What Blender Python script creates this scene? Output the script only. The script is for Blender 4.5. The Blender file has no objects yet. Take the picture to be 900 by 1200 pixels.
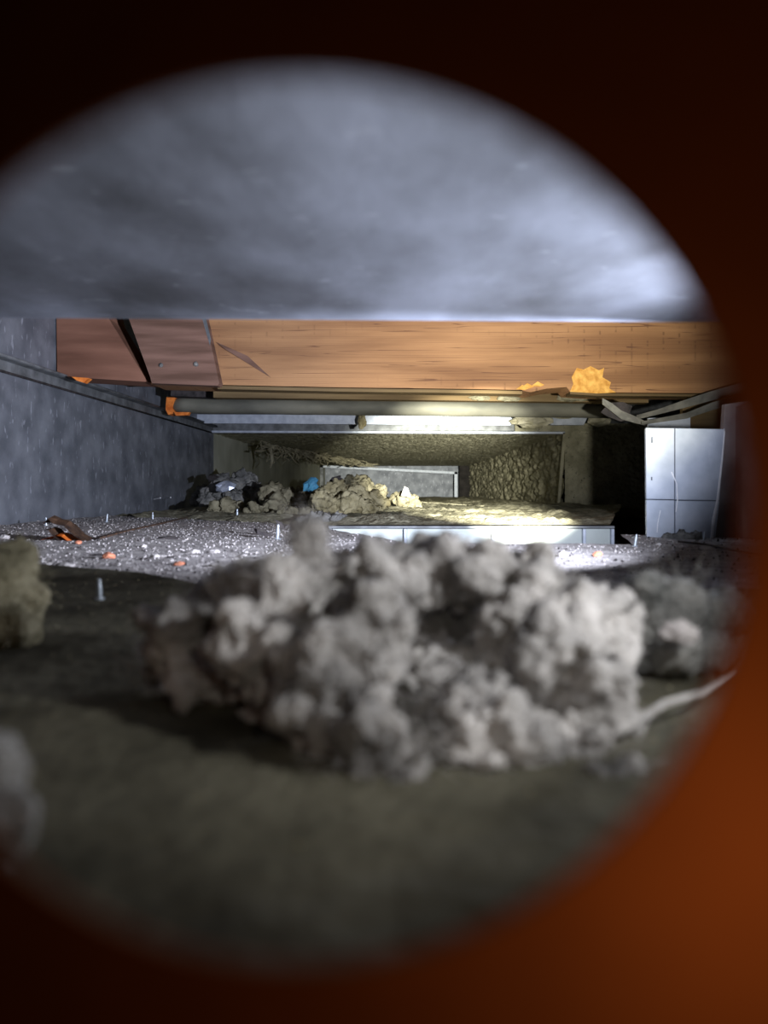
import bpy, bmesh, math, random
from mathutils import Vector, Matrix, noise
random.seed(7)
S = bpy.context.scene
C = S.collection
F = 867.0; PX = 481.0; PY = 575.0
def W(px, py, Y): return Vector(((px-PX)/F*Y, Y, (PY-py)/F*Y))

# ---------------- camera, world, lights, exposure ----------------
cam = bpy.data.cameras.new('camera'); co = bpy.data.objects.new('camera', cam); C.objects.link(co)
co.location = (0, 0, 0); co.rotation_euler = (math.pi/2, 0, 0)
cam.sensor_fit = 'VERTICAL'; cam.sensor_height = 36; cam.lens = F/1200*36
cam.shift_x = -31/1200; cam.shift_y = -25/1200
cam.clip_start = 0.002; cam.clip_end = 50
cam.dof.use_dof = True; cam.dof.focus_distance = 1.75; cam.dof.aperture_fstop = 7.4
S.camera = co
w = bpy.data.worlds.new('world'); S.world = w; w.use_nodes = True
w.node_tree.nodes['Background'].inputs[0].default_value = (0.35, 0.4, 0.5, 1)
w.node_tree.nodes['Background'].inputs[1].default_value = 0.0
S.view_settings.view_transform = 'Standard'; S.view_settings.look = 'None'
S.view_settings.gamma = 1; S.view_settings.exposure = 0.0
def spot(name, loc, target, energy, color, angle, blend, r=0.006):
    l = bpy.data.lights.new(name, 'SPOT'); l.energy = energy; l.color = color
    l.spot_size = math.radians(angle); l.spot_blend = blend; l.shadow_soft_size = r
    o = bpy.data.objects.new(name, l); C.objects.link(o); o.location = loc
    o.rotation_euler = (Vector(target)-Vector(loc)).to_track_quat('-Z', 'Y').to_euler()
    return o
def point(name, loc, energy, color, r=0.01):
    l = bpy.data.lights.new(name, 'POINT'); l.energy = energy; l.color = color; l.shadow_soft_size = r
    o = bpy.data.objects.new(name, l); C.objects.link(o); o.location = loc; return o
LP = (0.245, 0.560, 0.040)
spot('torch_beam', LP, (-0.76, 1.95, 0.80), 105, (0.77, 0.83, 1.0), 130, 1.0)
spot('torch_core', LP, (0.26, 1.8, 0.42), 42, (1.0, 0.88, 0.45), 50, 1.0)
spot('duct_fill', LP, (0.10, 4.0, 0.03), 1500, (1.0, 0.99, 0.84), 21, 1.0)  # extra narrow beam added to brighten the deep duct
spot('ceiling_fill', (0.205, 0.40, 0.015), (-0.12, 0.38, 0.13), 3.1, (0.84, 0.88, 1.0), 165, 1.0, 0.008)  # unseen wide lamp added to brighten the near ceiling
spot('clump_fill', (0.150, 0.135, 0.050), (-0.02, 0.26, -0.010), 1.75, (0.96, 0.98, 1.0), 100, 1.0, 0.006)  # unseen lamp added to brighten the lint clump from the front right
spot('phone_lamp', (0.014, 0.056, 0.019), (0.02, 0.3, -0.04), 0.12, (1.0, 0.95, 0.82), 110, 1.0, 0.003)
point('outside_lamp', (0.0245, 0.029, -0.0235), 0.0070, (1.0, 0.38, 0.10), 0.004)
point('outside_lamp', (0.055, 0.005, 0.002), 0.0018, (1.0, 0.36, 0.12), 0.01)

# ---------------- materials ----------------
def mat(name, c1, c2, scale=20, rough=0.9, metal=0.0, bump=0.3, bscale=None, stretch=(1, 1, 1), lo=0.35, hi=0.65, det=8, bd=0.002, spec=0.3, extra=None):
    m = bpy.data.materials.new(name); m.use_nodes = True
    nt = m.node_tree; n = nt.nodes; L = nt.links; b = n['Principled BSDF']
    tc = n.new('ShaderNodeTexCoord'); mp = n.new('ShaderNodeMapping'); mp.inputs['Scale'].default_value = stretch
    L.new(tc.outputs['Object'], mp.inputs[0])
    no = n.new('ShaderNodeTexNoise'); no.inputs['Scale'].default_value = scale; no.inputs['Detail'].default_value = det
    L.new(mp.outputs[0], no.inputs['Vector'])
    r = n.new('ShaderNodeValToRGB'); r.color_ramp.elements[0].position = lo; r.color_ramp.elements[1].position = hi
    r.color_ramp.elements[0].color = (*c1, 1); r.color_ramp.elements[1].color = (*c2, 1)
    L.new(no.outputs[0], r.inputs[0]); col = r.outputs[0]
    if extra: col = extra(n, L, mp, col)
    L.new(col, b.inputs['Base Color'])
    b.inputs['Roughness'].default_value = rough; b.inputs['Metallic'].default_value = metal
    b.inputs['Specular IOR Level'].default_value = spec
    if bump:
        n2 = n.new('ShaderNodeTexNoise'); n2.inputs['Scale'].default_value = bscale or scale*4; n2.inputs['Detail'].default_value = 6
        L.new(mp.outputs[0], n2.inputs['Vector'])
        bp = n.new('ShaderNodeBump'); bp.inputs['Strength'].default_value = bump; bp.inputs['Distance'].default_value = bd
        L.new(n2.outputs[0], bp.inputs['Height']); L.new(bp.outputs[0], b.inputs['Normal'])
    return m
def mixc(n, L, col, fac, color):
    mx = n.new('ShaderNodeMix'); mx.data_type = 'RGBA'; L.new(fac, mx.inputs[0]); L.new(col, mx.inputs[6])
    mx.inputs[7].default_value = (*color, 1); return mx.outputs[2]
def ramp(n, L, src, a, b, va=0, vb=1):
    r = n.new('ShaderNodeMapRange'); r.inputs[1].default_value = a; r.inputs[2].default_value = b
    r.inputs[3].default_value = va; r.inputs[4].default_value = vb; L.new(src, r.inputs[0]); return r.outputs[0]
def streaks(scale, stretch, thr, color, amt=0.6):
    def f(n, L, mp, col):
        m2 = n.new('ShaderNodeMapping'); m2.inputs['Scale'].default_value = stretch
        L.new(mp.outputs[0], m2.inputs[0])
        no = n.new('ShaderNodeTexNoise'); no.inputs['Scale'].default_value = scale; no.inputs['Detail'].default_value = 3
        L.new(m2.outputs[0], no.inputs['Vector'])
        return mixc(n, L, col, ramp(n, L, no.outputs[0], thr, thr+0.08, 0, amt), color)
    return f
M = {}
M['galv'] = mat('galvanised_sheet', (0.13, 0.14, 0.165), (0.25, 0.265, 0.30), 14, 0.55, 0.25, 0.25, 90, extra=streaks(75, (1, 1, 0.4), 0.62, (0.42, 0.44, 0.50), 0.75))
M['galvceil'] = mat('galvanised_ceiling', (0.15, 0.16, 0.185), (0.46, 0.50, 0.61), 11, 0.6, 0.15, 0.4, 60, stretch=(1, 0.6, 1), lo=0.32, hi=0.66, extra=streaks(110, (0.5, 1, 1), 0.66, (0.62, 0.66, 0.76), 0.35))
M['galvbright'] = mat('galvanised_bright', (0.42, 0.46, 0.54), (0.58, 0.62, 0.70), 40, 0.5, 0.1, 0.15, 120)
M['cover'] = mat('cover_sheet', (0.36, 0.40, 0.47), (0.46, 0.50, 0.57), 30, 0.5, 0.1, 0.15, 120, extra=streaks(70, (1, 1, 0.3), 0.64, (0.5, 0.53, 0.58), 0.5))
M['white'] = mat('white_enamel', (0.40, 0.44, 0.42), (0.52, 0.55, 0.52), 12, 0.5, 0.0, 0.15, 60)
M['rail'] = mat('dull_metal', (0.12, 0.125, 0.13), (0.24, 0.25, 0.26), 30, 0.6, 0.3, 0.3)
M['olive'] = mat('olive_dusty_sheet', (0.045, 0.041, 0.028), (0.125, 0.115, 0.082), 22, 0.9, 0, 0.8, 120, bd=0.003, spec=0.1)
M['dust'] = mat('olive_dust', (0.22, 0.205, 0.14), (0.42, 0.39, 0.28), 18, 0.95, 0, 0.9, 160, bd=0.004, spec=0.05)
M['ductceil'] = mat('stippled_dust', (0.36, 0.34, 0.24), (0.55, 0.52, 0.38), 30, 0.95, 0, 1.0, 60, bd=0.006, spec=0.05, extra=streaks(45, (1, 1, 1), 0.60, (0.12, 0.11, 0.07), 0.7))
M['dustdark'] = mat('caked_dust', (0.24, 0.225, 0.15), (0.42, 0.39, 0.275), 14, 0.95, 0, 1.0, 60, bd=0.006, spec=0.05, extra=streaks(90, (1, 1, 1), 0.62, (0.06, 0.055, 0.035), 0.7))
M['ductleft'] = mat('dusty_duct_side', (0.42, 0.42, 0.32), (0.58, 0.58, 0.46), 6, 0.8, 0, 0.3, 60)
M['floor'] = mat('mortar_grit', (0.30, 0.275, 0.27), (0.50, 0.465, 0.45), 45, 0.95, 0, 1.0, 260, bd=0.003, spec=0.1, extra=streaks(110, (1, 1, 1), 0.63, (0.10, 0.09, 0.09), 0.7))
M['lint'] = mat('grey_lint', (0.12, 0.115, 0.112), (0.66, 0.625, 0.60), 34, 1.0, 0, 1.0, 300, lo=0.3, hi=0.68, bd=0.004, spec=0.0)
M['lintolive'] = mat('olive_lint', (0.14, 0.125, 0.08), (0.32, 0.29, 0.20), 30, 1.0, 0, 1.0, 200, bd=0.004, spec=0.0)
M['linttan'] = mat('tan_lint', (0.26, 0.22, 0.12), (0.50, 0.44, 0.27), 30, 1.0, 0, 1.0, 160, bd=0.005, spec=0.0)
M['lintgrey'] = mat('dark_grey_lint', (0.12, 0.12, 0.115), (0.30, 0.29, 0.27), 30, 1.0, 0, 1.0, 200, bd=0.005, spec=0.0)
def woodextra(n, L, mp, col):
    # long contour grain lines running along the board
    m2 = n.new('ShaderNodeMapping'); m2.inputs['Scale'].default_value = (0.9, 3, 9); L.new(mp.outputs[0], m2.inputs[0])
    a = n.new('ShaderNodeTexNoise'); a.inputs['Scale'].default_value = 1.9; a.inputs['Detail'].default_value = 2; L.new(m2.outputs[0], a.inputs['Vector'])
    mul = n.new('ShaderNodeMath'); mul.operation = 'MULTIPLY'; mul.inputs[1].default_value = 12; L.new(a.outputs[0], mul.inputs[0])
    fr = n.new('ShaderNodeMath'); fr.operation = 'FRACT'; L.new(mul.outputs[0], fr.inputs[0])
    col = mixc(n, L, col, ramp(n, L, fr.outputs[0], 0.88, 0.97, 0, 0.8), (0.13, 0.06, 0.035))
    # short saw marks in vertical rows
    sx = n.new('ShaderNodeSeparateXYZ'); L.new(mp.outputs[0], sx.inputs[0])
    k = n.new('ShaderNodeMath'); k.operation = 'MULTIPLY'; k.inputs[1].default_value = 74; L.new(sx.outputs[0], k.inputs[0])
    f2 = n.new('ShaderNodeMath'); f2.operation = 'FRACT'; L.new(k.outputs[0], f2.inputs[0])
    row = ramp(n, L, f2.outputs[0], 0.86, 0.92)
    b = n.new('ShaderNodeTexNoise'); b.inputs['Scale'].default_value = 34; b.inputs['Detail'].default_value = 1; L.new(mp.outputs[0], b.inputs['Vector'])
    rb = ramp(n, L, b.outputs[0], 0.50, 0.58)
    c2 = n.new('ShaderNodeTexNoise'); c2.inputs['Scale'].default_value = 3; L.new(mp.outputs[0], c2.inputs['Vector'])
    rc = ramp(n, L, c2.outputs[0], 0.42, 0.58, 0, 0.55)
    m1 = n.new('ShaderNodeMath'); m1.operation = 'MULTIPLY'; L.new(row, m1.inputs[0]); L.new(rb, m1.inputs[1])
    m3 = n.new('ShaderNodeMath'); m3.operation = 'MULTIPLY'; L.new(m1.outputs[0], m3.inputs[0]); L.new(rc, m3.inputs[1])
    return mixc(n, L, col, m3.outputs[0], (0.12, 0.06, 0.035))
M['wood'] = mat('joist_wood', (0.26, 0.13, 0.062), (0.44, 0.235, 0.11), 7, 0.75, 0, 0.3, 30, stretch=(0.35, 1, 3), extra=woodextra, spec=0.2)
M['woodred'] = mat('red_brown_wood', (0.15, 0.068, 0.043), (0.27, 0.13, 0.085), 8, 0.8, 0, 0.3, 30, stretch=(0.4, 1, 3), spec=0.2)
M['wooddark'] = mat('brace_wood', (0.12, 0.065, 0.045), (0.24, 0.135, 0.10), 9, 0.8, 0, 0.4, 30, stretch=(0.5, 1, 5), spec=0.2)
M['woodsill'] = mat('sill_wood', (0.12, 0.08, 0.04), (0.23, 0.16, 0.08), 9, 0.85, 0, 0.3, 30, stretch=(0.3, 1, 4), spec=0.1)
M['splinter'] = mat('raw_splintered_wood', (0.60, 0.28, 0.06), (0.92, 0.52, 0.14), 60, 0.8, 0, 1.0, 150, spec=0.1)
M['pipe'] = mat('dusty_pipe', (0.10, 0.098, 0.08), (0.22, 0.21, 0.165), 12, 0.7, 0.1, 0.4, 60, stretch=(0.4, 1, 1))
M['orange'] = mat('orange_rubber', (0.62, 0.14, 0.02), (0.95, 0.30, 0.06), 60, 0.5, 0, 0.4, 100)
M['mortar'] = mat('mortar', (0.34, 0.31, 0.20), (0.60, 0.56, 0.42), 30, 0.95, 0, 1.0, 80, bd=0.005)
M['crumb'] = mat('pale_crumb', (0.34, 0.31, 0.30), (0.56, 0.52, 0.50), 50, 0.95, 0, 0.6, 200)
M['brick'] = mat('brick_crumb', (0.42, 0.13, 0.07), (0.68, 0.27, 0.16), 60, 0.95, 0, 0.6, 200)
M['leaf'] = mat('dry_leaf', (0.035, 0.022, 0.018), (0.13, 0.07, 0.04), 60, 0.8, 0, 0.6, 200)
M['char'] = mat('dark_flake_and_shadow', (0.02, 0.018, 0.018), (0.06, 0.05, 0.05), 60, 0.8, 0, 0.5, 200)
M['steel'] = mat('screw_steel', (0.35, 0.40, 0.45), (0.60, 0.65, 0.70), 60, 0.35, 0.6, 0.1, 200)
M['foil'] = mat('crumpled_foil', (0.40, 0.44, 0.55), (0.70, 0.74, 0.85), 60, 0.35, 0.4, 0.5, 100)
M['blue'] = mat('blue_plastic', (0.04, 0.15, 0.26), (0.08, 0.28, 0.42), 60, 0.5, 0, 0.5, 100)
M['tape'] = mat('pale_sealant', (0.66, 0.66, 0.68), (0.85, 0.85, 0.86), 60, 0.7, 0, 0.3, 100)
M['strap'] = mat('strap_metal', (0.17, 0.165, 0.15), (0.33, 0.32, 0.28), 30, 0.6, 0.3, 0.4, 100)
M['front'] = mat('hole_board_wood', (0.28, 0.13, 0.07), (0.36, 0.17, 0.09), 30, 0.85, 0, 0.2, 100, spec=0.1)
M['wallr'] = mat('brown_grey_wall', (0.13, 0.11, 0.11), (0.24, 0.21, 0.21), 20, 0.8, 0.1, 0.3, 80)
M['dark'] = mat('void_shade', (0.015, 0.013, 0.012), (0.035, 0.03, 0.028), 20, 0.9, 0, 0.2, 80)  # near-black colour stands in for the shade inside gaps
M['seam'] = mat('seam_line', (0.07, 0.08, 0.10), (0.12, 0.13, 0.15), 20, 0.7, 0, 0.1, 80)

# ---------------- object helpers ----------------
def fin(o, label=None, cat=None, group=None, kind=None):
    if label: o['label'] = label
    if cat: o['category'] = cat
    if group: o['group'] = group
    if kind: o['kind'] = kind
    return o
def build(name, bm, m, parent=None, smooth=False):
    me = bpy.data.meshes.new(name); bmesh.ops.recalc_face_normals(bm, faces=bm.faces); bm.to_mesh(me); bm.free()
    o = bpy.data.objects.new(name, me); C.objects.link(o); me.materials.append(M[m] if isinstance(m, str) else m)
    if smooth:
        for p in me.polygons: p.use_smooth = True
    if parent: o.parent = parent; o.matrix_parent_inverse = Matrix.Translation(-Vector(parent.location)) if any(parent.location) else Matrix.Identity(4)
    return o
def empty(name, loc, label, cat, group=None):
    o = bpy.data.objects.new(name, None); C.objects.link(o); o.location = loc; o.empty_display_size = 0.02
    return fin(o, label, cat, group)
def box(bm, a, b, bev=0):
    a = Vector(a); b = Vector(b)
    r = bmesh.ops.create_cube(bm, size=1); vs = r['verts']
    for v in vs: v.co = Vector(((a[i]+b[i])/2 + v.co[i]*(b[i]-a[i]) for i in range(3)))
    if bev:
        es = {e for v in vs for e in v.link_edges}
        bmesh.ops.bevel(bm, geom=list(es), offset=bev, segments=1, affect='EDGES')
    return bm
def bx(a, b, bev=0): return box(bmesh.new(), a, b, bev)
def prism(pts, d, bm=None):
    """pts: polygon of Vectors facing the camera; extruded by vector d"""
    bm = bm or bmesh.new(); d = Vector(d)
    f = [bm.verts.new(p) for p in pts]; g = [bm.verts.new(Vector(p)+d) for p in pts]; n = len(f)
    bm.faces.new(f); bm.faces.new(g[::-1])
    for i in range(n): bm.faces.new((f[i], g[i], g[(i+1) % n], f[(i+1) % n]))
    return bm
def grid(fn, nu, nv):
    bm = bmesh.new(); V = [[bm.verts.new(fn(i/nu, j/nv)) for j in range(nv+1)] for i in range(nu+1)]
    for i in range(nu):
        for j in range(nv): bm.faces.new((V[i][j], V[i+1][j], V[i+1][j+1], V[i][j+1]))
    return bm
def tube(pts, r, seg=8, bm=None, taper=None):
    bm = bm or bmesh.new(); rings = []
    for i, p in enumerate(pts):
        t = (Vector(pts[min(i+1, len(pts)-1)])-Vector(pts[max(i-1, 0)])).normalized()
        u = t.orthogonal().normalized() if abs(t.z) > .9 else t.cross(Vector((0, 0, 1))).normalized(); v = t.cross(u)
        rr = r[i] if isinstance(r, (list, tuple)) else r
        rings.append([bm.verts.new(Vector(p)+(u*math.cos(k*2*math.pi/seg)+v*math.sin(k*2*math.pi/seg))*rr) for k in range(seg)])
    for a, b in zip(rings, rings[1:]):
        for k in range(seg): bm.faces.new((a[k], a[(k+1) % seg], b[(k+1) % seg], b[k]))
    bm.faces.new(rings[0]); bm.faces.new(rings[-1][::-1]); return bm
def rock(c, s, seed=0, sub=1, flat=0.6):
    bm = bmesh.new(); bmesh.ops.create_icosphere(bm, subdivisions=sub, radius=1)
    for v in bm.verts:
        k = 1+0.45*noise.noise(v.co*1.3+Vector((seed*7.3, seed*3.1, 0)))
        v.co = v.co*k; v.co.z *= flat; v.co = Vector(c)+Vector((v.co.x*s, v.co.y*s*0.85, v.co.z*s))
    return bm
NEAR = -0.066; FAR = -0.072

# ---------------- the setting ----------------
# front wall with the round hole we look through
hx, hz, hr, hy = (352-PX)/F*0.049, (PY-610)/F*0.049, 524/F*0.049, 0.049
bm = bmesh.new(); N = 96
def ring(y, fr):
    out = []
    for k in range(N):
        a = k*2*math.pi/N; c, s = math.cos(a), math.sin(a)
        if fr: out.append(bm.verts.new((hx+c*hr, y, hz+s*hr)))
        else:
            t = min((0.50-hx if c > 0 else -0.86-hx)/c if abs(c) > 1e-6 else 9, (0.118-hz if s > 0 else -0.066-hz)/s if abs(s) > 1e-6 else 9)
            out.append(bm.verts.new((hx+c*t, y, hz+s*t)))
    return out
a, b, c_, d = ring(hy, 1), ring(hy, 0), ring(hy+0.0005, 1), ring(hy+0.0005, 0)
for k in range(N):
    q = (k+1) % N
    for A, B in ((a, b), (b, d), (d, c_), (c_, a)): bm.faces.new((A[k], A[q], B[q], B[k]))
fin(build('wall_front', bm, 'front'), kind='structure')
# near ceiling sheet with a folded front lip
e0, e1 = W(-420, 369.0, 0.53), W(1100, 378.5, 0.53)
bm = prism([(e0.x, 0.05, e0.z), (e1.x, 0.05, e1.z), (e1.x, 0.53, e1.z), (e0.x, 0.53, e0.z)], (0, 0, 0.0015))
ceil = fin(build('ceiling', bm, 'galvceil'), kind='structure')
bm = prism([(e0.x, 0.524, e0.z-0.0003), (e1.x, 0.524, e1.z-0.0003), (e1.x, 0.531, e1.z-0.0003), (e0.x, 0.531, e0.z-0.0003)], (0, 0, 0.012))
build('hem', bm, 'galvceil', ceil)
# near floor, its far edge running slantwise
def lip(x):
    P = [(-0.9, 0.83), (-0.405, 0.70), (-0.22, 0.60), (-0.133, 0.505), (0.0, 0.47), (0.25, 0.50), (0.6, 0.56)]
    for (x0, y0), (x1, y1) in zip(P, P[1:]):
        if x <= x1: t = (x-x0)/(x1-x0); return y0+(y1-y0)*t
    return P[-1][1]
def nf(u, v):
    x = -0.86+u*1.36; y = 0.0515+v*(lip(x)-0.0515)
    return (x, y, NEAR + 0.0016*noise.fractal(Vector((x*16, y*16, 3)), 0.9, 2.1, 5) + 0.0006*noise.noise(Vector((x*130, y*130, 0))))
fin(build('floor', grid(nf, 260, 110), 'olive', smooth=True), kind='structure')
# grit covered floor beyond the edge
def faredge(x):
    P = [(-0.9, 3.15), (-0.16, 1.72), (-0.15, 1.38), (0.0, 1.02), (0.30, 1.00), (0.34, 1.2), (0.6, 1.2)]
    if x < -0.15: return 3.15 if x < -0.3 else 3.15-(x+0.3)/0.15*1.76
    for (x0, y0), (x1, y1) in zip(P[2:], P[3:]):
        if x <= x1: t = (x-x0)/(x1-x0); return y0+(y1-y0)*t
    return 1.2
def ff(u, v):
    x = -0.865+u*1.37; y0 = lip(x)-0.015; y = y0+(v**1.4)*(faredge(x)-y0)
    z = FAR + 0.0022*noise.fractal(Vector((x*10, y*10, 7)), 0.9, 2.1, 5)+0.0010*noise.noise(Vector((x*75, y*75, 0)))
    return (x, y, z if v > 0.02 else z-0.0)
fin(build('grit_floor', grid(ff, 300, 190), 'floor', smooth=True), kind='structure')
# trench under the step
fin(build('trench_floor', bx((-0.16, 0.98, -0.125), (0.9, 3.25, -0.115)), 'dark'), kind='structure')  # shade of the void put into its near-black colour
# left wall
lw = fin(build('wall_left', bx((-0.885, 0.05, -0.09), (-0.865, 3.25, 0.62)), 'galv'), kind='structure')
# angle flange rail along the left wall
rail = empty('flange_rail', (-0.865, 1.6, 0.27), 'long dull metal angle rail running along the left wall', 'rail')
zt = 0.279
bm = prism([(-0.864, 0.3, zt), (-0.838, 0.3, zt), (-0.838, 0.3, zt-0.004), (-0.860, 0.3, zt-0.004), (-0.860, 0.3, zt-0.026), (-0.864, 0.3, zt-0.026)], (0, 2.92, 0))
build('angle_bar', bm, 'rail', rail)
build('bead', tube([(-0.838, 0.3, zt), (-0.838, 3.2, zt)], 0.0035), 'rail', rail, True)
build('lower_bead', tube([(-0.861, 0.3, zt-0.027), (-0.861, 3.2, zt-0.027)], 0.003), 'char', rail, True)
# right wall
fin(build('wall_right', bx((0.505, 0.05, -0.09), (0.52, 1.2, 0.13)), 'wallr'), kind='structure')
# raised dusty shelf leading into the deep duct
def pf(u, v):
    y = 1.39+(v**1.6)*5.65; xr = 0.375+(y-1.39)*0.30 if y < 3.2 else 0.66
    xl = -0.146 if y < 1.5 else max(-0.86, -0.146-(y-1.5)*1.2)
    x = xl+u*(xr-xl)
    e = min(1, v*14)
    z = -0.064 + max(0, noise.fractal(Vector((x*7, y*6, 2)), 0.8, 2.1, 6))*0.014*e+0.005*abs(noise.noise(Vector((x*34, y*30, 1))))*e+0.003*noise.noise(Vector((x*80, y*70, 1)))*e
    if y > 1.45: z -= 0.012*max(0, 1-u*7)
    return (x, y, z)
fin(build('dusty_shelf', grid(pf, 300, 320), 'dust', smooth=True), kind='structure')
# bright step face with ribs
step = empty('step_face', (0.11, 1.39, -0.115), 'bright white metal step face with upright ribs below the dusty shelf', 'panel')
xs = [W(x, 0, 1.388).x for x in (388, 475, 577, 683, 716)]
for i in range(4):
    build('panel', bx((xs[i]+0.003, 1.382, -0.114), (xs[i+1]-0.003, 1.389, -0.071), 0.001), 'white', step)
for i in range(5):
    build('rib', bx((xs[i]-0.003, 1.374, -0.114), (xs[i]+0.003, 1.389, -0.071), 0.001), 'galvbright', step)
build('top_rail', bx((xs[0]-0.004, 1.376, -0.0705), (xs[-1]+0.004, 1.39, -0.0655), 0.001), 'rail', step)
# deep duct: front plane right of the opening, sides, ceiling, end
def caked(fn, nrm, amp, sx, sy, nu, nv, name, m='dustdark'):
    nrm = Vector(nrm)
    def g(u, v):
        p = Vector(fn(u, v)); q = Vector((u*sx, v*sy, 5))
        a = 1-abs(noise.noise(q+Vector((noise.noise(q*0.7)*0.8, noise.noise(q*0.6+Vector((9, 0, 0)))*0.8, 0))))*2.2
        f = noise.fractal(q*1.7, 0.8, 2, 4)
        return p+nrm*(amp*(max(0, a)*0.7+f*0.5))
    return fin(build(name, grid(g, nu, nv), m, smooth=True), kind='structure')
caked(lambda u, v: (0.678+u*0.6, 3.25, -0.12+v*0.39), (0, -1, 0), 0.006, 22, 16, 130, 90, 'wall_back')
caked(lambda u, v: (0.685-u*0.10, 3.25+u*3.85, -0.08+v*0.335), (-1, 0, 0), 0.030, 34, 5, 330, 90, 'duct_side_right')
fin(build('duct_side_left', bx((-0.885, 3.25, -0.1), (-0.865, 8.2, 0.27)), 'ductleft'), kind='structure')
caked(lambda u, v: (-0.865+u*1.56, 3.25+v*3.9, 0.255-0.012*v), (0, 0, -1), 0.006, 60, 110, 260, 260, 'duct_ceiling', 'ductceil')
fin(build('duct_end_wall', bx((-0.87, 8.2, -0.1), (0.8, 8.22, 0.3)), 'galv'), kind='structure')
fin(build('duct_end_wall', bx((0.47, 7.1, -0.1), (0.62, 7.12, 0.27)), 'dark'), kind='structure')  # dark sheet standing in for the shaded gap beside the far opening
# frame of the far opening
fr = empty('far_duct_frame', (-0.1, 7.05, -0.06), 'thin bright metal frame around the farthest duct opening', 'frame')
A_, B_ = W(375, 545, 7.05), W(536, 553, 7.05)
build('top_bar', prism([A_, B_, B_-Vector((0, 0, 0.022)), A_-Vector((0, 0, 0.022))], (0, 0.03, 0)), 'galvbright', fr)
build('post', prism([A_, A_+Vector((0.03, 0, 0)), A_+Vector((0.03, 0, -0.30)), A_+Vector((0, 0, -0.30))], (0, 0.03, 0)), 'rail', fr)
build('post', prism([B_-Vector((0.028, 0, 0)), B_, B_+Vector((0, 0, -0.25)), B_+Vector((-0.028, 0, -0.25))], (0, 0.03, 0)), 'galvbright', fr)
q0, q1 = W(380, 548, 7.5), W(540, 556, 7.5)
build('back_panel', bx((q0.x-0.05, 7.5, -0.1), (q1.x+0.1, 7.51, 0.25)), 'galv', fr)
# flange of deep duct opening
fl = empty('duct_opening_flange', (0, 3.2, 0.25), 'bright metal flange edge along the top and right of the deep duct opening', 'flange')
build('top_edge', prism([W(248, 504.6, 3.2), W(662, 506, 3.2), W(662, 508.4, 3.2), W(248, 507, 3.2)], (0, 0.03, 0)), 'galvbright', fl)
build('side_edge', prism([W(660, 507, 3.2), W(663.5, 507, 3.2), W(656, 594, 3.2), W(653, 594, 3.2)], (0, 0.02, 0)), 'dustdark', fl)
build('bottom_edge', prism([W(470, 593.5, 3.0), W(655, 592, 3.0), W(655, 595, 3.0), W(470, 596, 3.0)], (0, 0.02, 0)), 'dust', fl)
# header over the opening
fin(build('header_face', bx((-0.865, 3.235, 0.262), (1.3, 3.29, 0.62)), 'rail'), kind='structure')

# ---------------- joist and boards overhead ----------------
j = empty('ceiling_joist', (0, 1.8, 0.26), 'long orange brown timber joist across the view, lit yellow right of centre', 'joist')
y = 1.8
low = [(255, 452), (400, 455), (560, 457), (612, 458), (622, 459.5), (640, 455.5), (664, 453.5), (668, 459), (700, 461), (870, 462)]
pts = [W(170, 300, y), W(900, 300, y), W(900, 462, y)]+[W(px, py, y) for px, py in low[::-1]]+[W(177, 450, y)]
build('beam', prism(pts, (0, 0.11, 0)), 'wood', j)
lowp = [W(px, py, y) for px, py in [(255, 451), (400, 454), (560, 456), (612, 457)]]
build('bottom_lip', prism(lowp+[p-Vector((0, 0, 0.010)) for p in lowp[::-1]], (0, 0.05, 0)), 'woodsill', j)
lowp = [W(px, py, y) for px, py in [(668, 458), (700, 460), (870, 461)]]
build('bottom_lip', prism(lowp+[p-Vector((0, 0, 0.008)) for p in lowp[::-1]], (0, 0.05, 0)), 'woodsill', j)
# splintered patch: jagged thin slab with chips
pp = [(668, 459), (672, 450), (670, 442), (676, 431), (684, 433), (692, 429), (702, 434), (708, 431), (706, 442), (716, 448), (714, 455), (722, 460), (700, 461)]
bm = prism([W(a, b, y-0.001) for a, b in pp], (0, 0.003, 0))
build('splintered_patch', bm, 'splinter', j)
for cx_, cy_ in ((612, 454), (630, 450), (618, 452)):
    build('splinter', prism([W(cx_-7, cy_+2, y-0.004), W(cx_, cy_-3, y-0.001), W(cx_+8, cy_+1, y-0.002), W(cx_+3, cy_+3, y-0.004)], (0, 0.004, 0)), 'splinter', j)
for cx_, cy_, l in ((310, 402, 16), (322, 418, 12), (645, 404, 5), (690, 414, 5)):
    pass
lj = fin(build('short_joist', prism([W(65.5, 300, y), W(112, 300, y), W(128, 374, y), W(173, 447.5, y), W(67, 441, y)], (0, 0.1, 0)), 'woodred'),
         'short reddish timber left of the black wedge gap, against the left wall', 'joist')
br = empty('brace_board', (-0.55, 1.77, 0.27), 'dark brown slanting brace board beside the black wedge gap, two nail heads showing', 'board')
yb = 1.765
build('board', prism([W(146, 360, yb), W(238, 360, yb), W(257, 449, yb), W(255, 452, yb), W(178, 449, yb), W(176, 442, yb)], (0, 0.034, 0)), 'wooddark', br)
build('worn_edge', prism([W(236.5, 372, yb-0.001), W(241, 372, yb-0.001), W(247, 397, yb-0.001), W(246, 405, yb-0.001)], (0, 0.003, 0)), 'rail', br)
for a, b in ((189, 428), (230, 427)):
    p = W(a, b, yb); bm = rock(p+Vector((0, -0.002, 0)), 0.0065, a, 1, 1.0); build('nail_head', bm, 'lintgrey', br)
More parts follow.
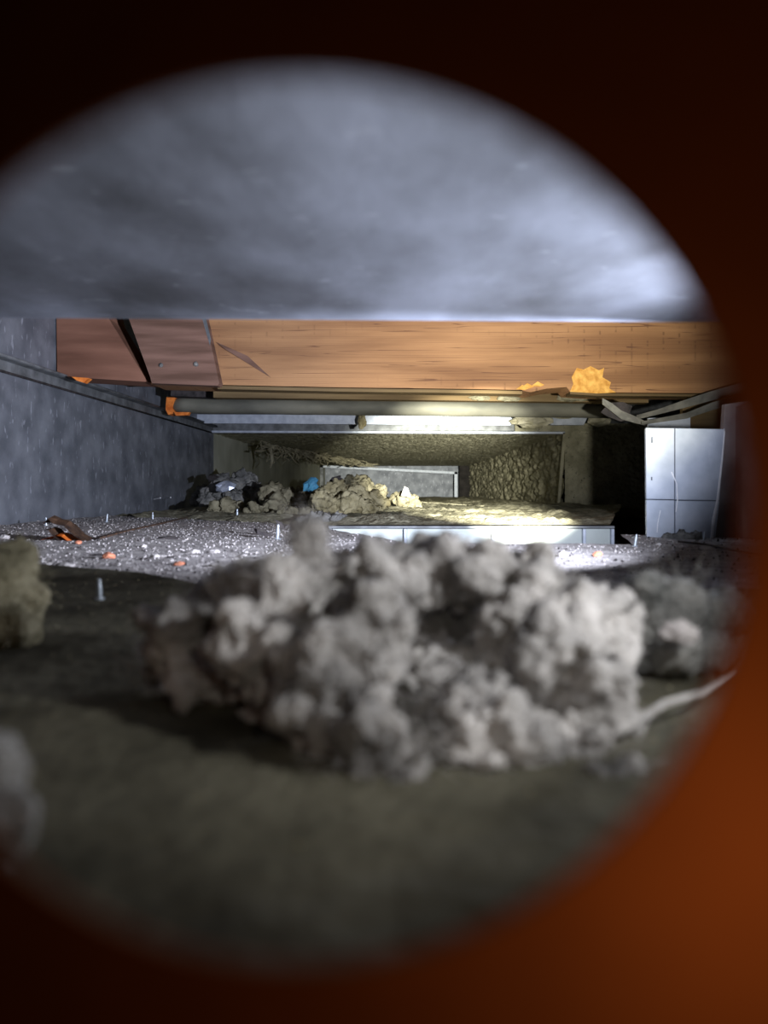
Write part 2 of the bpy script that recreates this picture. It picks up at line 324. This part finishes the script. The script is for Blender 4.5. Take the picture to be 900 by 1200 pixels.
# dark diagonal crack on the joist: a thin dark slab added to stand for it
fin(build('joist_crack', prism([W(254, 401, 1.79), W(290, 417, 1.798), W(318, 443, 1.799), W(286, 423, 1.795), W(262, 408, 1.79)], (0, 0.004, 0)), 'wooddark'),
    'thin dark slab standing for a diagonal crack in the joist beside the brace board', 'splinter')
fin(build('sill_board', prism([W(250, 450, 2.2), W(760, 456, 2.2), W(760, 472, 2.2), W(250, 466, 2.2)], (0, 0.04, 0)), 'woodsill'),
    'dull brown sill board just below the joist, above the pipe', 'board')
fin(build('shadow_block', prism([W(200, 440, 2.3), W(256, 440, 2.3), W(256, 466, 2.3), W(200, 464, 2.3)], (0, 0.05, 0)), 'char'),  # dark block put in for the shade below the brace
    'near-black block standing in for the shadow under the brace board, above the pipe end', 'block')
# pipe
pz = empty('conduit_pipe', W(450, 477, 2.5), 'long dusty grey pipe running across under the joist', 'pipe')
p0, p1 = W(206, 475, 2.5), W(712, 480.5, 2.5)
pts = [p0.lerp(p1, t/40)+Vector((0, 0, 0.0012*noise.noise(Vector((t*0.4, 0, 0))))) for t in range(41)]
build('tube', tube(pts, 0.0275, 20), 'pipe', pz, True)
col_ = prism([W(195, 465, 2.47), W(206, 465, 2.47), W(202, 478, 2.47), W(206, 484, 2.47), W(197, 486, 2.47), W(194, 480, 2.47)], (0, 0.05, 0))
build('orange_collar', col_, 'orange', pz)
build('orange_lip', prism([W(204, 483, 2.45), W(222, 483, 2.45), W(220, 486.5, 2.45), W(206, 487, 2.45)], (0, 0.02, 0)), 'orange', pz)
fin(build('orange_sliver', prism([W(84, 441.5, 1.75), W(104, 443, 1.75), W(98, 448.5, 1.75), (W(90, 446, 1.75))], (0, 0.02, 0)), 'orange'),
    'small bright orange sliver wedged under the short joist by the left wall', 'scrap')
# galvanised strip below the pipe
stp = fin(build('metal_strip', prism([W(215, 485.5, 3.0), W(596, 486.5, 3.0), W(603, 493, 3.0), W(598, 498.5, 3.0), W(330, 496.5, 3.0), W(240, 496, 3.0)], (0, 0.02, 0.0)), 'galvbright'),
    'long bluish metal strip below the grey pipe', 'strip')
fin(build('metal_strip', prism([W(640, 484, 3.02), W(690, 486, 3.02), W(684, 498, 3.02), W(646, 498, 3.02)], (0, 0.02, 0)), 'galvbright'),
    'short pale metal strip between mortar lumps at the right end below the pipe', 'strip')
def blob(name, px, py, Y, rx, ry, label, m='mortar', group=None, sub=3, seed=1, flat=None):
    p = W(px, py, Y); bm = bmesh.new(); bmesh.ops.create_icosphere(bm, subdivisions=sub, radius=1)
    for v in bm.verts:
        k = 1+0.35*noise.fractal(v.co*1.6+Vector((seed*3.7, 0, 0)), 0.8, 2, 4)
        v.co = p+Vector((v.co.x*rx/F*Y*k, v.co.y*min(rx, ry)/F*Y*k, v.co.z*ry/F*Y*k))
    return fin(build(name, bm, m), label, 'mortar', group)
blob('mortar_lump', 622, 493, 2.97, 22, 8, 'widest cream mortar lump wedged below the pipe, right of the long metal strip', seed=2)
blob('mortar_lump', 703, 492, 2.99, 14, 7, 'mortar lump below the pipe beside the twisted strap', seed=5)
blob('mortar_lump', 660, 487, 2.95, 16, 4, 'flat pale mortar lump beneath the pipe between strip and strap', seed=7)
blob('mortar_lump', 563, 466.5, 2.19, 12, 3, 'small flat mortar lump on the sill board, left of its neighbour', 'lintolive', seed=9)
blob('mortar_lump', 597, 467, 2.19, 14, 3.5, 'mortar lump on the sill board left of the joist notch', 'lintolive', seed=11)
blob('mortar_lump', 672, 466, 2.19, 20, 5, 'broad mortar lump on the sill board under the splintered patch', 'lintolive', seed=13)
blob('lint_tag', 424, 494, 2.9, 5, 8, 'small tan lint tag hanging over the long metal strip', 'linttan', seed=17)['category'] = 'lint'
# dusty band right above opening
caked(lambda u, v: (0.45+u*0.75, 3.19, 0.255+v*0.035), (0, -1, 0), 0.006, 30, 3, 120, 10, 'header_ledge')

# ---------------- straps on the right ----------------
def ribbon(cl, Y, th=0.0025):
    top = [W(a, b-wd/2, Y) for a, b, wd in cl]; bot = [W(a, b+wd/2, Y+0.01) for a, b, wd in cl]
    bm = bmesh.new(); r = []
    for t, b in zip(top, bot): r.append([bm.verts.new(t), bm.verts.new(b), bm.verts.new(b+Vector((0, th, 0))), bm.verts.new(t+Vector((0, th, 0)))])
    for a, b in zip(r, r[1:]):
        for k in range(4): bm.faces.new((a[k], a[(k+1) % 4], b[(k+1) % 4], b[k]))
    bm.faces.new(r[0]); bm.faces.new(r[-1][::-1]); return bm
fin(build('metal_strap', ribbon([(746, 489, 5), (770, 483, 6), (800, 474, 9), (830, 465, 11), (866, 455, 12), (900, 447, 12)], 1.70), 'strap'),
    'upper dusty metal strap curving up to the right wall under the joist', 'strap')
fin(build('metal_strap', ribbon([(752, 496, 4), (775, 492, 5), (805, 487, 7), (835, 476, 9), (862, 468, 10), (890, 462, 10)], 1.66), 'strap'),
    'lower dusty metal strap sagging above the galvanised panel', 'strap')
fin(build('twisted_strap', ribbon([(706, 470, 7), (718, 478, 10), (728, 486, 10), (745, 492, 8), (756, 496, 5)], 1.68), 'strap'),
    'short twisted metal strap end at the right end of the pipe', 'strap')
fin(build('torn_flap', prism([W(714, 472, 1.72), W(730, 471, 1.72), (W(741, 476, 1.72)), W(738, 484, 1.72), W(744, 490, 1.72), W(728, 494, 1.72), W(712, 488, 1.72), W(704, 483, 1.72)], (0, 0.004, 0)), 'char'),
    'black torn flap hanging behind the twisted strap end', 'scrap')

# ---------------- right galvanised panel ----------------
pn = empty('duct_cover', W(803, 630, 1.14), 'bluish metal sheet panel with cross seams standing at the right wall', 'cover')
yp = 1.135
build('backing', prism([W(757, 501, yp+0.006), W(847, 503, yp+0.006), W(838, 633, yp+0.006), W(758, 633, yp+0.006)], (0, 0.003, 0)), 'seam', pn)
def sheet(c): build('sheet', prism([W(a, b, yp) for a, b in c], (0, 0.006, 0)), 'cover', pn)
sheet([(757, 502), (790, 502), (790, 585), (757.5, 584.5)]); sheet([(791.5, 502), (849, 503), (843, 586), (791.5, 585.3)])
sheet([(757.5, 586), (790, 586.5), (790, 632), (758, 632)]); sheet([(791.5, 587), (843, 587.5), (838, 633), (791.5, 632)])
build('sealant_line', ribbon([(849, 503, 2), (848, 507, 2)], yp-0.001), 'tape', pn)
build('sealant_strip', tube([W(a, b, yp-0.001) for a, b in ((849, 505), (846, 540), (841, 585), (836, 610), (834, 632))], [0.001, 0.0014, 0.002, 0.0028, 0.0022], 8), 'tape', pn)
build('sealant_streak', tube([W(a, b, yp-0.0005) for a, b in ((787, 553), (793, 567), (794, 586), (792, 600))], 0.0009, 6), 'tape', pn)
build('sealant_streak', tube([W(a, b, yp-0.0005) for a, b in ((774, 598), (771, 612), (770, 624))], 0.0006, 6), 'tape', pn)
build('slot', prism([W(763, 512, yp-0.0005), W(765, 512, yp-0.0005), W(765, 519, yp-0.0005), W(763, 519, yp-0.0005)], (0, 0.001, 0)), 'seam', pn)
build('slot', prism([W(763, 559, yp-0.0005), W(764.5, 559, yp-0.0005), W(764.5, 563, yp-0.0005), W(763, 563, yp-0.0005)], (0, 0.001, 0)), 'seam', pn)
fin(build('panel_shelf', prism([W(760, 490, 1.74), W(809, 488, 1.74), W(809, 506, 1.74), W(760, 506, 1.74)], (0, 0.01, 0)), 'galvbright'),
    'narrow bluish metal piece showing above the right panel', 'panel')
fin(build('recess_backing', prism([W(800, 440, 1.95), W(905, 440, 1.95), W(905, 520, 1.95), W(800, 520, 1.95)], (0, 0.02, 0)), 'woodsill'),  # dark sheet put in where the recess lies in shade
    'dark brown sheet standing in for the shaded recess above the right panel', 'board')
fin(build('corner_wall_panel', prism([W(849, 474, 1.15), W(930, 462, 1.15), W(930, 645, 1.15), W(838, 637, 1.15)], (0, 0.01, 0)), 'wallr'),
    'dull grey brown metal piece closing the corner right of the bluish panel', 'panel')

# ---------------- lint and dust piles ----------------
tx = []
for nm, sc in (('coarse', 0.024), ('fine', 0.009), ('far', 0.05), ('tiny', 0.004), ('farfine', 0.016)):
    t = bpy.data.textures.new('lint_'+nm, 'CLOUDS'); t.noise_scale = sc; t.noise_depth = 5; tx.append(t)
def lint(name, balls, vox, d1, d2, m, label, fib=0, fr=0.0003, fl_=0.02, t1=0, t2=1, t3=3, d3=0.0035):
    """balls = (px, py, Y, r px, flatten)"""
    bm = bmesh.new(); seeds = []
    for b in balls:
        px, py, Y, r = b[:4]; p = W(px, py, Y); R = r/F*Y
        bmesh.ops.create_icosphere(bm, subdivisions=3, radius=R, matrix=Matrix.Translation(p)); seeds.append((p, R))
    o = build(name, bm, m, None, True)
    if label: fin(o, label, 'dust clump')
    md = o.modifiers.new('r', 'REMESH'); md.mode = 'VOXEL'; md.voxel_size = vox; md.use_smooth_shade = True
    for t, s in ((tx[t1], d1), (tx[t2], d2), (tx[t3], d3)):
        dm = o.modifiers.new('d', 'DISPLACE'); dm.texture = t; dm.strength = s; dm.mid_level = 0.5; dm.texture_coords = 'LOCAL'
    if fib:
        bm = bmesh.new()
        for _ in range(fib):
            p, R = random.choice(seeds); d = Vector((random.gauss(0, 1), random.gauss(0, 1), random.gauss(0.3, 1))).normalized()
            a = p+d*R*0.85; tdir = (d+Vector((random.gauss(0, .9), random.gauss(0, .9), random.gauss(0, .9)))).normalized()
            b = a+d*fl_*random.uniform(.3, .7); c = b+tdir*fl_*random.uniform(.3, .9)
            tube([a, b, c], [fr, fr*.8, fr*.3], 3, bm)
        k = build('loose_fibres', bm, m, o); k['kind'] = 'stuff'
    return o
main = [(352, 640, .24, 22), (375, 668, .24, 36), (330, 690, .23, 40), (285, 700, .24, 38), (235, 735, .24, 42), (205, 770, .24, 34), (250, 790, .235, 44), (310, 750, .22, 50),
        (440, 690, .25, 42), (500, 680, .26, 40), (570, 676, .25, 40), (630, 690, .25, 38), (680, 715, .24, 36), (705, 755, .24, 36), (440, 745, .21, 50), (410, 790, .20, 55),
        (400, 850, .19, 50), (440, 880, .18, 42), (500, 800, .25, 55), (540, 830, .21, 52), (590, 870, .19, 42), (540, 880, .185, 38), (600, 740, .24, 45), (650, 790, .22, 55),
        (690, 820, .21, 42), (650, 860, .20, 44), (690, 880, .19, 30), (340, 830, .22, 45), (415, 898, .175, 34), (475, 900, .175, 30), (560, 900, .18, 28), (178, 790, .24, 24), (360, 625, .24, 16), (520, 740, .27, 50), (300, 800, .24, 40)]
lint('lint_clump', main, 0.0013, 0.032, 0.014, 'lint', 'big fluffy grey lint clump resting on the near floor in the foreground', 3000, 0.00014, 0.008)
lint('lint_clump', [(760, 700, .27, 30), (800, 705, .28, 36), (840, 720, .29, 32), (790, 760, .26, 34), (830, 770, .27, 26), (750, 745, .27, 28)], 0.0022, 0.016, 0.006, 'lintgrey',
     'darker lint clump right of and behind the big foreground clump', 250, 0.0002, 0.01)
blob('mortar_chunk', 795, 742, .245, 22, 14, 'pale pinkish chunk stuck in the darker lint clump at right', 'crumb', seed=3)['category'] = 'chunk'
lint('lint_clump', [(10, 665, .33, 30), (-15, 700, .32, 45), (25, 705, .33, 30), (15, 735, .31, 30), (-30, 730, .31, 40)], 0.0022, 0.014, 0.006, 'lintolive',
     'olive brown lint clump on the near floor at the left edge', 250, 0.0002, 0.01)
lint('lint_tuft', [(-25, 915, .12, 55), (5, 965, .115, 40), (-25, 990, .115, 50)], 0.0014, 0.006, 0.003, 'lintgrey',  # made-up tuft in place of the lit inner rim of the hole
     'grey lint tuft made up for the lit inner rim at the lower left of the round hole', 60, 0.0001, 0.005)
lint('lint_tuft', [(700, 905, .175, 16), (740, 900, .175, 20), (720, 920, .17, 14)], 0.0018, 0.005, 0.003, 'lint',
     'small pale lint tuft in front of the big clump at its right foot', 60, 0.00015, 0.006)
fin(build('plastic_strand', tube([W(a, b, Y) for a, b, Y in ((700, 868, .185), (740, 850, .195), (780, 824, .205), (822, 812, .215), (858, 786, .225))], [0.0008, 0.0012, 0.0010, 0.0008, 0.0004], 8), 'lint', None, True),
    'pale bent strand sticking out to the right of the big lint clump', 'strand')
# far piles on the shelf
far = [
 ('lintgrey', [(262, 572, 2.6, 16), (285, 570, 2.65, 17), (300, 583, 2.6, 16), (245, 586, 2.6, 13), (236, 588, 2.85, 11), (238, 578, 2.85, 8), (275, 588, 2.55, 15)], 'grey dust pile against the left wall under the scrap of foil'),
 ('lintolive', [(320, 582, 2.3, 15), (338, 586, 2.3, 14), (355, 582, 2.3, 12), (325, 594, 2.2, 12)], 'olive dust heap right of the foil scrap heap'),
 ('linttan', [(392, 580, 2.1, 17), (415, 586, 2.1, 17), (380, 592, 2.0, 16), (405, 596, 2.0, 16), (440, 590, 2.1, 12), (428, 598, 2.0, 12)], 'yellow tan dust heap in the middle of the shelf, beside the blue scrap'),
 ('lintolive', [(425, 572, 2.6, 14), (442, 580, 2.6, 12), (410, 570, 2.6, 11)], 'peaked olive dust heap behind the yellow tan heap'),
 ('lintolive', [(470, 585, 2.6, 10), (485, 588, 2.6, 9)], 'small olive dust heap right of the yellow tan heap'),
 ('lintgrey', [(370, 608, 1.6, 10), (358, 610, 1.6, 9), (382, 608, 1.6, 8), (395, 607, 1.6, 8)], 'low grey dust heap at the left end of the white step face'),
 ('lintolive', [(250, 597, 2.1, 8), (265, 597, 2.1, 9), (280, 598, 2.1, 9), (296, 600, 2.0, 9), (312, 601, 2.0, 9), (328, 603, 1.9, 9), (344, 604, 1.9, 9), (358, 603, 1.9, 9)], 'low olive dust ridge along the left front edge of the shelf'),
 ('lintgrey', [(780, 634, 1.10, 9), (800, 631, 1.10, 10), (762, 635, 1.10, 8), (820, 632, 1.10, 7), (745, 634, 1.1, 5)], 'low grey dust heap at the foot of the bluish panel')]
for m, b, l in far: lint('dust_heap', b, 0.0045, 0.05, 0.035, m, l, 0, 0.0004, 0.012, 2, 4, 1, 0.012)
# scraps in the piles
def crumple(name, c, s, m, label, cat, seed=0):
    p = W(*c); bm = bmesh.new(); bmesh.ops.create_icosphere(bm, subdivisions=2, radius=1)
    for v in bm.verts:
        k = 1+0.7*noise.noise(v.co*2.5+Vector((seed, 0, 0))); v.co = p+Vector((v.co.x*s[0]*k, v.co.y*s[1]*k, v.co.z*s[2]*k+v.co.x*s[2]*0.4))
    return fin(build(name, bm, m), label, cat)
crumple('foil_scrap', (264, 570, 2.46), (.032, .02, .018), 'foil', 'crumpled silvery blue foil scrap on the grey heap by the left wall', 'scrap')
crumple('black_scrap', (249, 560, 2.5), (.02, .01, .011), 'char', 'black scrap on top of the grey heap by the left wall', 'scrap', 4)
crumple('blue_scrap', (364, 569, 2.1), (.022, .012, .018), 'blue', 'blue plastic scrap between the two middle dust heaps', 'scrap', 2)
crumple('dark_scrap', (393, 563, 2.2), (.022, .01, .012), 'char', 'blackish scrap behind the blue plastic scrap', 'scrap', 7)
fin(build('paper_flake', prism([W(470, 581, 2.5), W(474, 570, 2.5), W(478, 572, 2.5), W(482, 583, 2.5)], (0, 0.01, 0)), 'crumb'), 'pale upright flake standing on the shelf right of the heaps', 'flake')
# hanging lint strands at the duct's top left
bm = bmesh.new()
for i in range(150):
    t = random.random(); a = W(305+t*125, 521+t*24+random.uniform(-3, 2), 3.4+t*2.0)
    pts = [a]
    for k in range(3): pts.append(pts[-1]+Vector((random.uniform(-.03, .05), random.uniform(-.02, .02), random.uniform(-.035, .012)*(1.25-t))))
    tube(pts, [.004, .0035, .003, .0015], 4, bm)
tube([W(317, 525, 3.3), W(319, 540, 3.3), W(317, 549, 3.3)], [.008, .006, .003], 6, bm)
o = build('hanging_lint', bm, 'lintolive'); fin(o, 'ragged lint strands hanging from the top left edge of the deep duct', 'lint', kind='stuff')

# ---------------- debris on the far floor ----------------
def fz(x, y): return FAR+0.0022*noise.fractal(Vector((x*10, y*10, 7)), 0.9, 2.1, 5)
def onfloor(px, py):
    Y = 0.072*F/(py-PY); return Vector(((px-PX)/F*Y, Y, 0))
def bit(name, px, py, r, m, label, seed, flat=0.6, cat='chunk', wx=1):
    p = onfloor(px, py); s = r/F*p.y
    bm = rock((0, 0, 0), s, seed, 2, flat)
    for v in bm.verts: v.co.x *= wx
    o = build(name, bm, m); o.location = (p.x, p.y, fz(p.x, p.y)+s*flat*0.5); return fin(o, label, cat)
bit('brick_chunk', 127, 655, 7.5, 'brick', 'red brick crumb on the gritty floor behind the left near screw', 1)
bit('brick_chunk', 210, 663, 7, 'brick', 'flat red brick crumb at the near edge of the gritty floor', 2, 0.4)
bit('brick_chunk', 700, 652, 6, 'brick', 'orange brick crumb on the floor between big lint clump and step', 3)
bit('brick_chunk', 92, 637, 4, 'brick', 'tiny brick crumb beside the curled dry leaf', 5)
bit('pale_chunk', 182, 655, 5, 'crumb', 'pale mortar crumb between the two red brick crumbs', 6)
bit('pale_chunk', 226, 648, 6, 'crumb', 'wide pale crumb up and right of the flat red brick crumb', 7, 0.5, wx=1.3)
bit('pale_chunk', 252, 647, 5.5, 'crumb', 'pale crumb nearest to the left shoulder of the big clump', 8, 0.5, wx=1.3)
bit('pale_chunk', 253, 664, 6, 'crumb', 'pale crumb right of the flat red brick crumb', 9, 0.5, wx=1.4)
bit('pale_chunk', 77, 664, 8, 'crumb', 'flat pale crumb left of the first red brick crumb', 10, 0.4, wx=1.4)
bit('pale_chunk', 6, 631, 6, 'crumb', 'pale crumb at the far left of the gritty floor', 11)
bit('pale_chunk', 168, 641, 4, 'crumb', 'small pale crumb above and right of the first red brick crumb', 12)
bit('pale_chunk', 660, 652, 6, 'crumb', 'tan crumb left of the orange brick crumb', 14)
bit('pale_chunk', 772, 639, 3.5, 'crumb', 'small pale crumb by the grey heap at the bluish panel', 15)
bit('dark_flake_and_shadow', 198, 632, 8, 'char', 'black flake on the gritty floor below the thin stick', 16, 0.25, 'flake', 1.6)
bit('dark_flake_and_shadow', 170, 656, 4, 'char', 'small black mark painting the shadow left of the pale crumb between brick crumbs', 17, 0.3, 'flake', 1.3)  # this and the next two paint the shadows cast by crumbs
bit('dark_flake_and_shadow', 115, 651, 5, 'char', 'black mark painting the shadow left of the first red brick crumb', 18, 0.3, 'flake', 1.4)
bit('dark_flake_and_shadow', 200, 655, 4, 'char', 'small black mark painting the shadow up and left of the flat red brick crumb', 19, 0.3, 'flake', 1.3)
for (pts, l) in ((((296, 616), (304, 623), (320, 627), (316, 630), (300, 625)), 'black curled shard standing on the floor left of the clump peak'),
                 (((322, 609), (330, 612), (335, 622), (328, 619)), 'black shard standing just left of the clump peak')):
    Y = 1.15
    fin(build('black_shard', prism([W(a, b, Y) for a, b in pts], (0, 0.004, 0)), 'char'), l, 'shard')
# curled leaf
lf = empty('dry_leaf', onfloor(75, 632)+Vector((0, 0, FAR)), 'curled dark dry leaf with an orange side on the floor by the left wall', 'leaf')
def leafbm(pts, lift):
    bm = bmesh.new(); r = []
    for a, b, wd in pts:
        wd = wd*0.8; p = W(a+random.uniform(-2, 2), b+random.uniform(-1.5, 1.5), 1.08); r.append([bm.verts.new(p+Vector((0, 0.02*(k-1), (wd*(1-abs(k-1)*.6))/F*1.08*(lift)))) for k in range(3)])
    for a, b in zip(r, r[1:]):
        for k in range(2): bm.faces.new((a[k], a[k+1], b[k+1], b[k]))
    bmesh.ops.solidify(bm, geom=bm.faces[:], thickness=0.002); return bm
build('blade', leafbm([(56, 614, 2), (62, 610, 8), (70, 616, 12), (82, 620, 11), (95, 630, 8), (108, 636, 2)], 1), 'leaf', lf)
build('curl', leafbm([(58, 620, 2), (66, 622, 6), (72, 630, 7), (80, 634, 3)], 1), 'leaf', lf)
build('orange_side', leafbm([(50, 634, 1), (62, 631, 4), (72, 630, 7), (80, 629, 7), (86, 633, 2)], 1), 'orange', lf)
build('stem', tube([W(18, 637, 1.08), W(40, 635, 1.08), W(58, 632, 1.08)], .0012, 6), 'leaf', lf)
def stick(name, pts, r, label, m='leaf', cat='stick'):
    return fin(build(name, tube([onfloor(a, b)+Vector((0, 0, FAR+r+.0015)) for a, b in pts], r, 6), m), label, cat)
stick('thin_stick', [(118, 633), (150, 624), (190, 615), (222, 607)], .0016, 'thin brown stick lying on the gritty floor toward the dust heaps')
stick('thin_wire', [(795, 637), (830, 641), (860, 648), (892, 653)], .0014, 'thin dark wire on the floor in front of the right wall', 'char', 'wire')
# screws
def screw(px, pyb, h, lean, label, near=False, g=None):
    Y = (0.066 if near else 0.072)*F/(pyb-PY); p = W(px, pyb, Y); H = h/F*Y
    r_ = empty('screw', p, label, 'screw', g)
    q = p+Vector((lean*H, 0, H)); n = 9
    bm = bmesh.new(); pts = []; rr = []
    for i in range(n*2+1): pts.append(p.lerp(q, i/(n*2+1)*0.98)); rr.append(H*(0.10 if i % 2 else 0.14)*(1 if i < n*1.5 else 0.75))
    pts.append(q); rr.append(H*0.02)
    build('threaded_shank', tube(pts, rr, 8, bm), 'steel', r_, True)
    build('washer', tube([p-Vector((0, 0, .0005)), p+Vector((0, 0, H*.06))], H*.24, 10), 'steel', r_)
screw(117, 702, 24, -0.03, 'steel screw point standing up from the near floor at left', True)
screw(125, 612, 10, 0.1, 'screw tip by the left wall right behind the dry leaf')
screw(54, 616, 10, 0, 'screw tip at the left wall, left of the dry leaf')
screw(179, 609, 9, 0, 'screw tip by the left wall beneath the two bright wires')
screw(278, 608, 12, 0, 'screw tip in front of the grey dust heap')
screw(325, 632, 18, 0.05, 'pale screw just left of the lint clump peak')
screw(372, 622, 8, 0, 'screw tip at the left end of the white step face')
screw(744, 640, 14, 0.15, 'screw tip left of the bluish panel foot')
screw(825, 633, 10, 0.1, 'screw tip at the right foot of the bluish panel')
for k, (a, b, c, d) in enumerate(((180, 585, 188, 583.5), (190, 584, 200, 583))):
    fin(build('bright_wire', tube([(-0.863, (0.865*F/(PX-a)), (PY-b)/F*(0.865*F/(PX-a))), W(c, d, 2.45)], .0022, 6), 'tape'),
        ('left' if k == 0 else 'right')+' one of two short bright wires poking out of the left wall', 'wire')
# crumbs: counted ones as single objects sharing a few meshes, and fine grit as stuff
meshes = []
for k in range(6):
    bm = rock((0, 0, 0), 1, 30+k, 1, 0.6); me = bpy.data.meshes.new('crumb'); bm.to_mesh(me); bm.free(); me.materials.append(M['crumb']); meshes.append(me)
def ok(x, y):
    px = PX+F*x/y; return 0 < px < 880 and lip(x)+.03 < y < faredge(x)-.03 and not (230 < px < 640 and y > 1.0) 
cnt = 0
while cnt < 140:
    y = random.uniform(0.6, 1.9); px = random.uniform(0, 300) if random.random() < .75 else random.uniform(690, 870); x = (px-PX)/F*y
    if not ok(x, y): continue
    o = bpy.data.objects.new('crumb', meshes[cnt % 6]); C.objects.link(o)
    s = random.uniform(0.001, 0.0029); o.scale = (s*random.uniform(.8, 1.5), s, s); o.rotation_euler = (0, 0, random.uniform(0, 6)); o.location = (x, y, fz(x, y)+s*.4)
    if px < 400: fin(o, 'tiny pale crumb scattered on the gritty floor at left', 'crumb', 'tiny pale crumbs on the gritty floor at left')
    else: fin(o, 'tiny pale crumb scattered on the gritty floor before the right panel', 'crumb', 'tiny pale crumbs on the gritty floor at right')
    cnt += 1
def grit(name, n, smin, smax, m, near=False, seed=1, label=''):
    vs = []; fs = []; rnd = random.Random(seed); c = 0
    T = [Vector((1, 0, -.3)), Vector((-.5, .87, -.3)), Vector((-.5, -.87, -.3)), Vector((0, 0, .9))]
    while c < n:
        if near: x = rnd.uniform(-.45, .3); y = rnd.uniform(.08, .6); z = NEAR; good = y < lip(x)-.01
        else: y = 0.5+2.2*rnd.random()**1.5; x = rnd.uniform(-.85, .5); z = fz(x, y); good = ok(x, y) or (lip(x) < y < faredge(x)-.02)
        if not good: continue
        s = rnd.uniform(smin, smax); R = Matrix.Rotation(rnd.uniform(0, 6), 3, 'Z'); b = len(vs)
        for t in T: vs.append(R @ (t*s)+Vector((x, y, z+s*.3)))
        fs += [(b, b+1, b+3), (b+1, b+2, b+3), (b+2, b, b+3)]; c += 1
    me = bpy.data.meshes.new(name); me.from_pydata(vs, [], fs); me.materials.append(M[m])
    o = bpy.data.objects.new(name, me); C.objects.link(o); fin(o, label, 'grit', kind='stuff')
grit('grit', 9000, .0005, .0019, 'floor', label='pale fine grit strewn all over the floor beyond the near edge')
grit('dark_grit', 1800, .0008, .0024, 'char', seed=2, label='dark specks strewn among the pale grit')
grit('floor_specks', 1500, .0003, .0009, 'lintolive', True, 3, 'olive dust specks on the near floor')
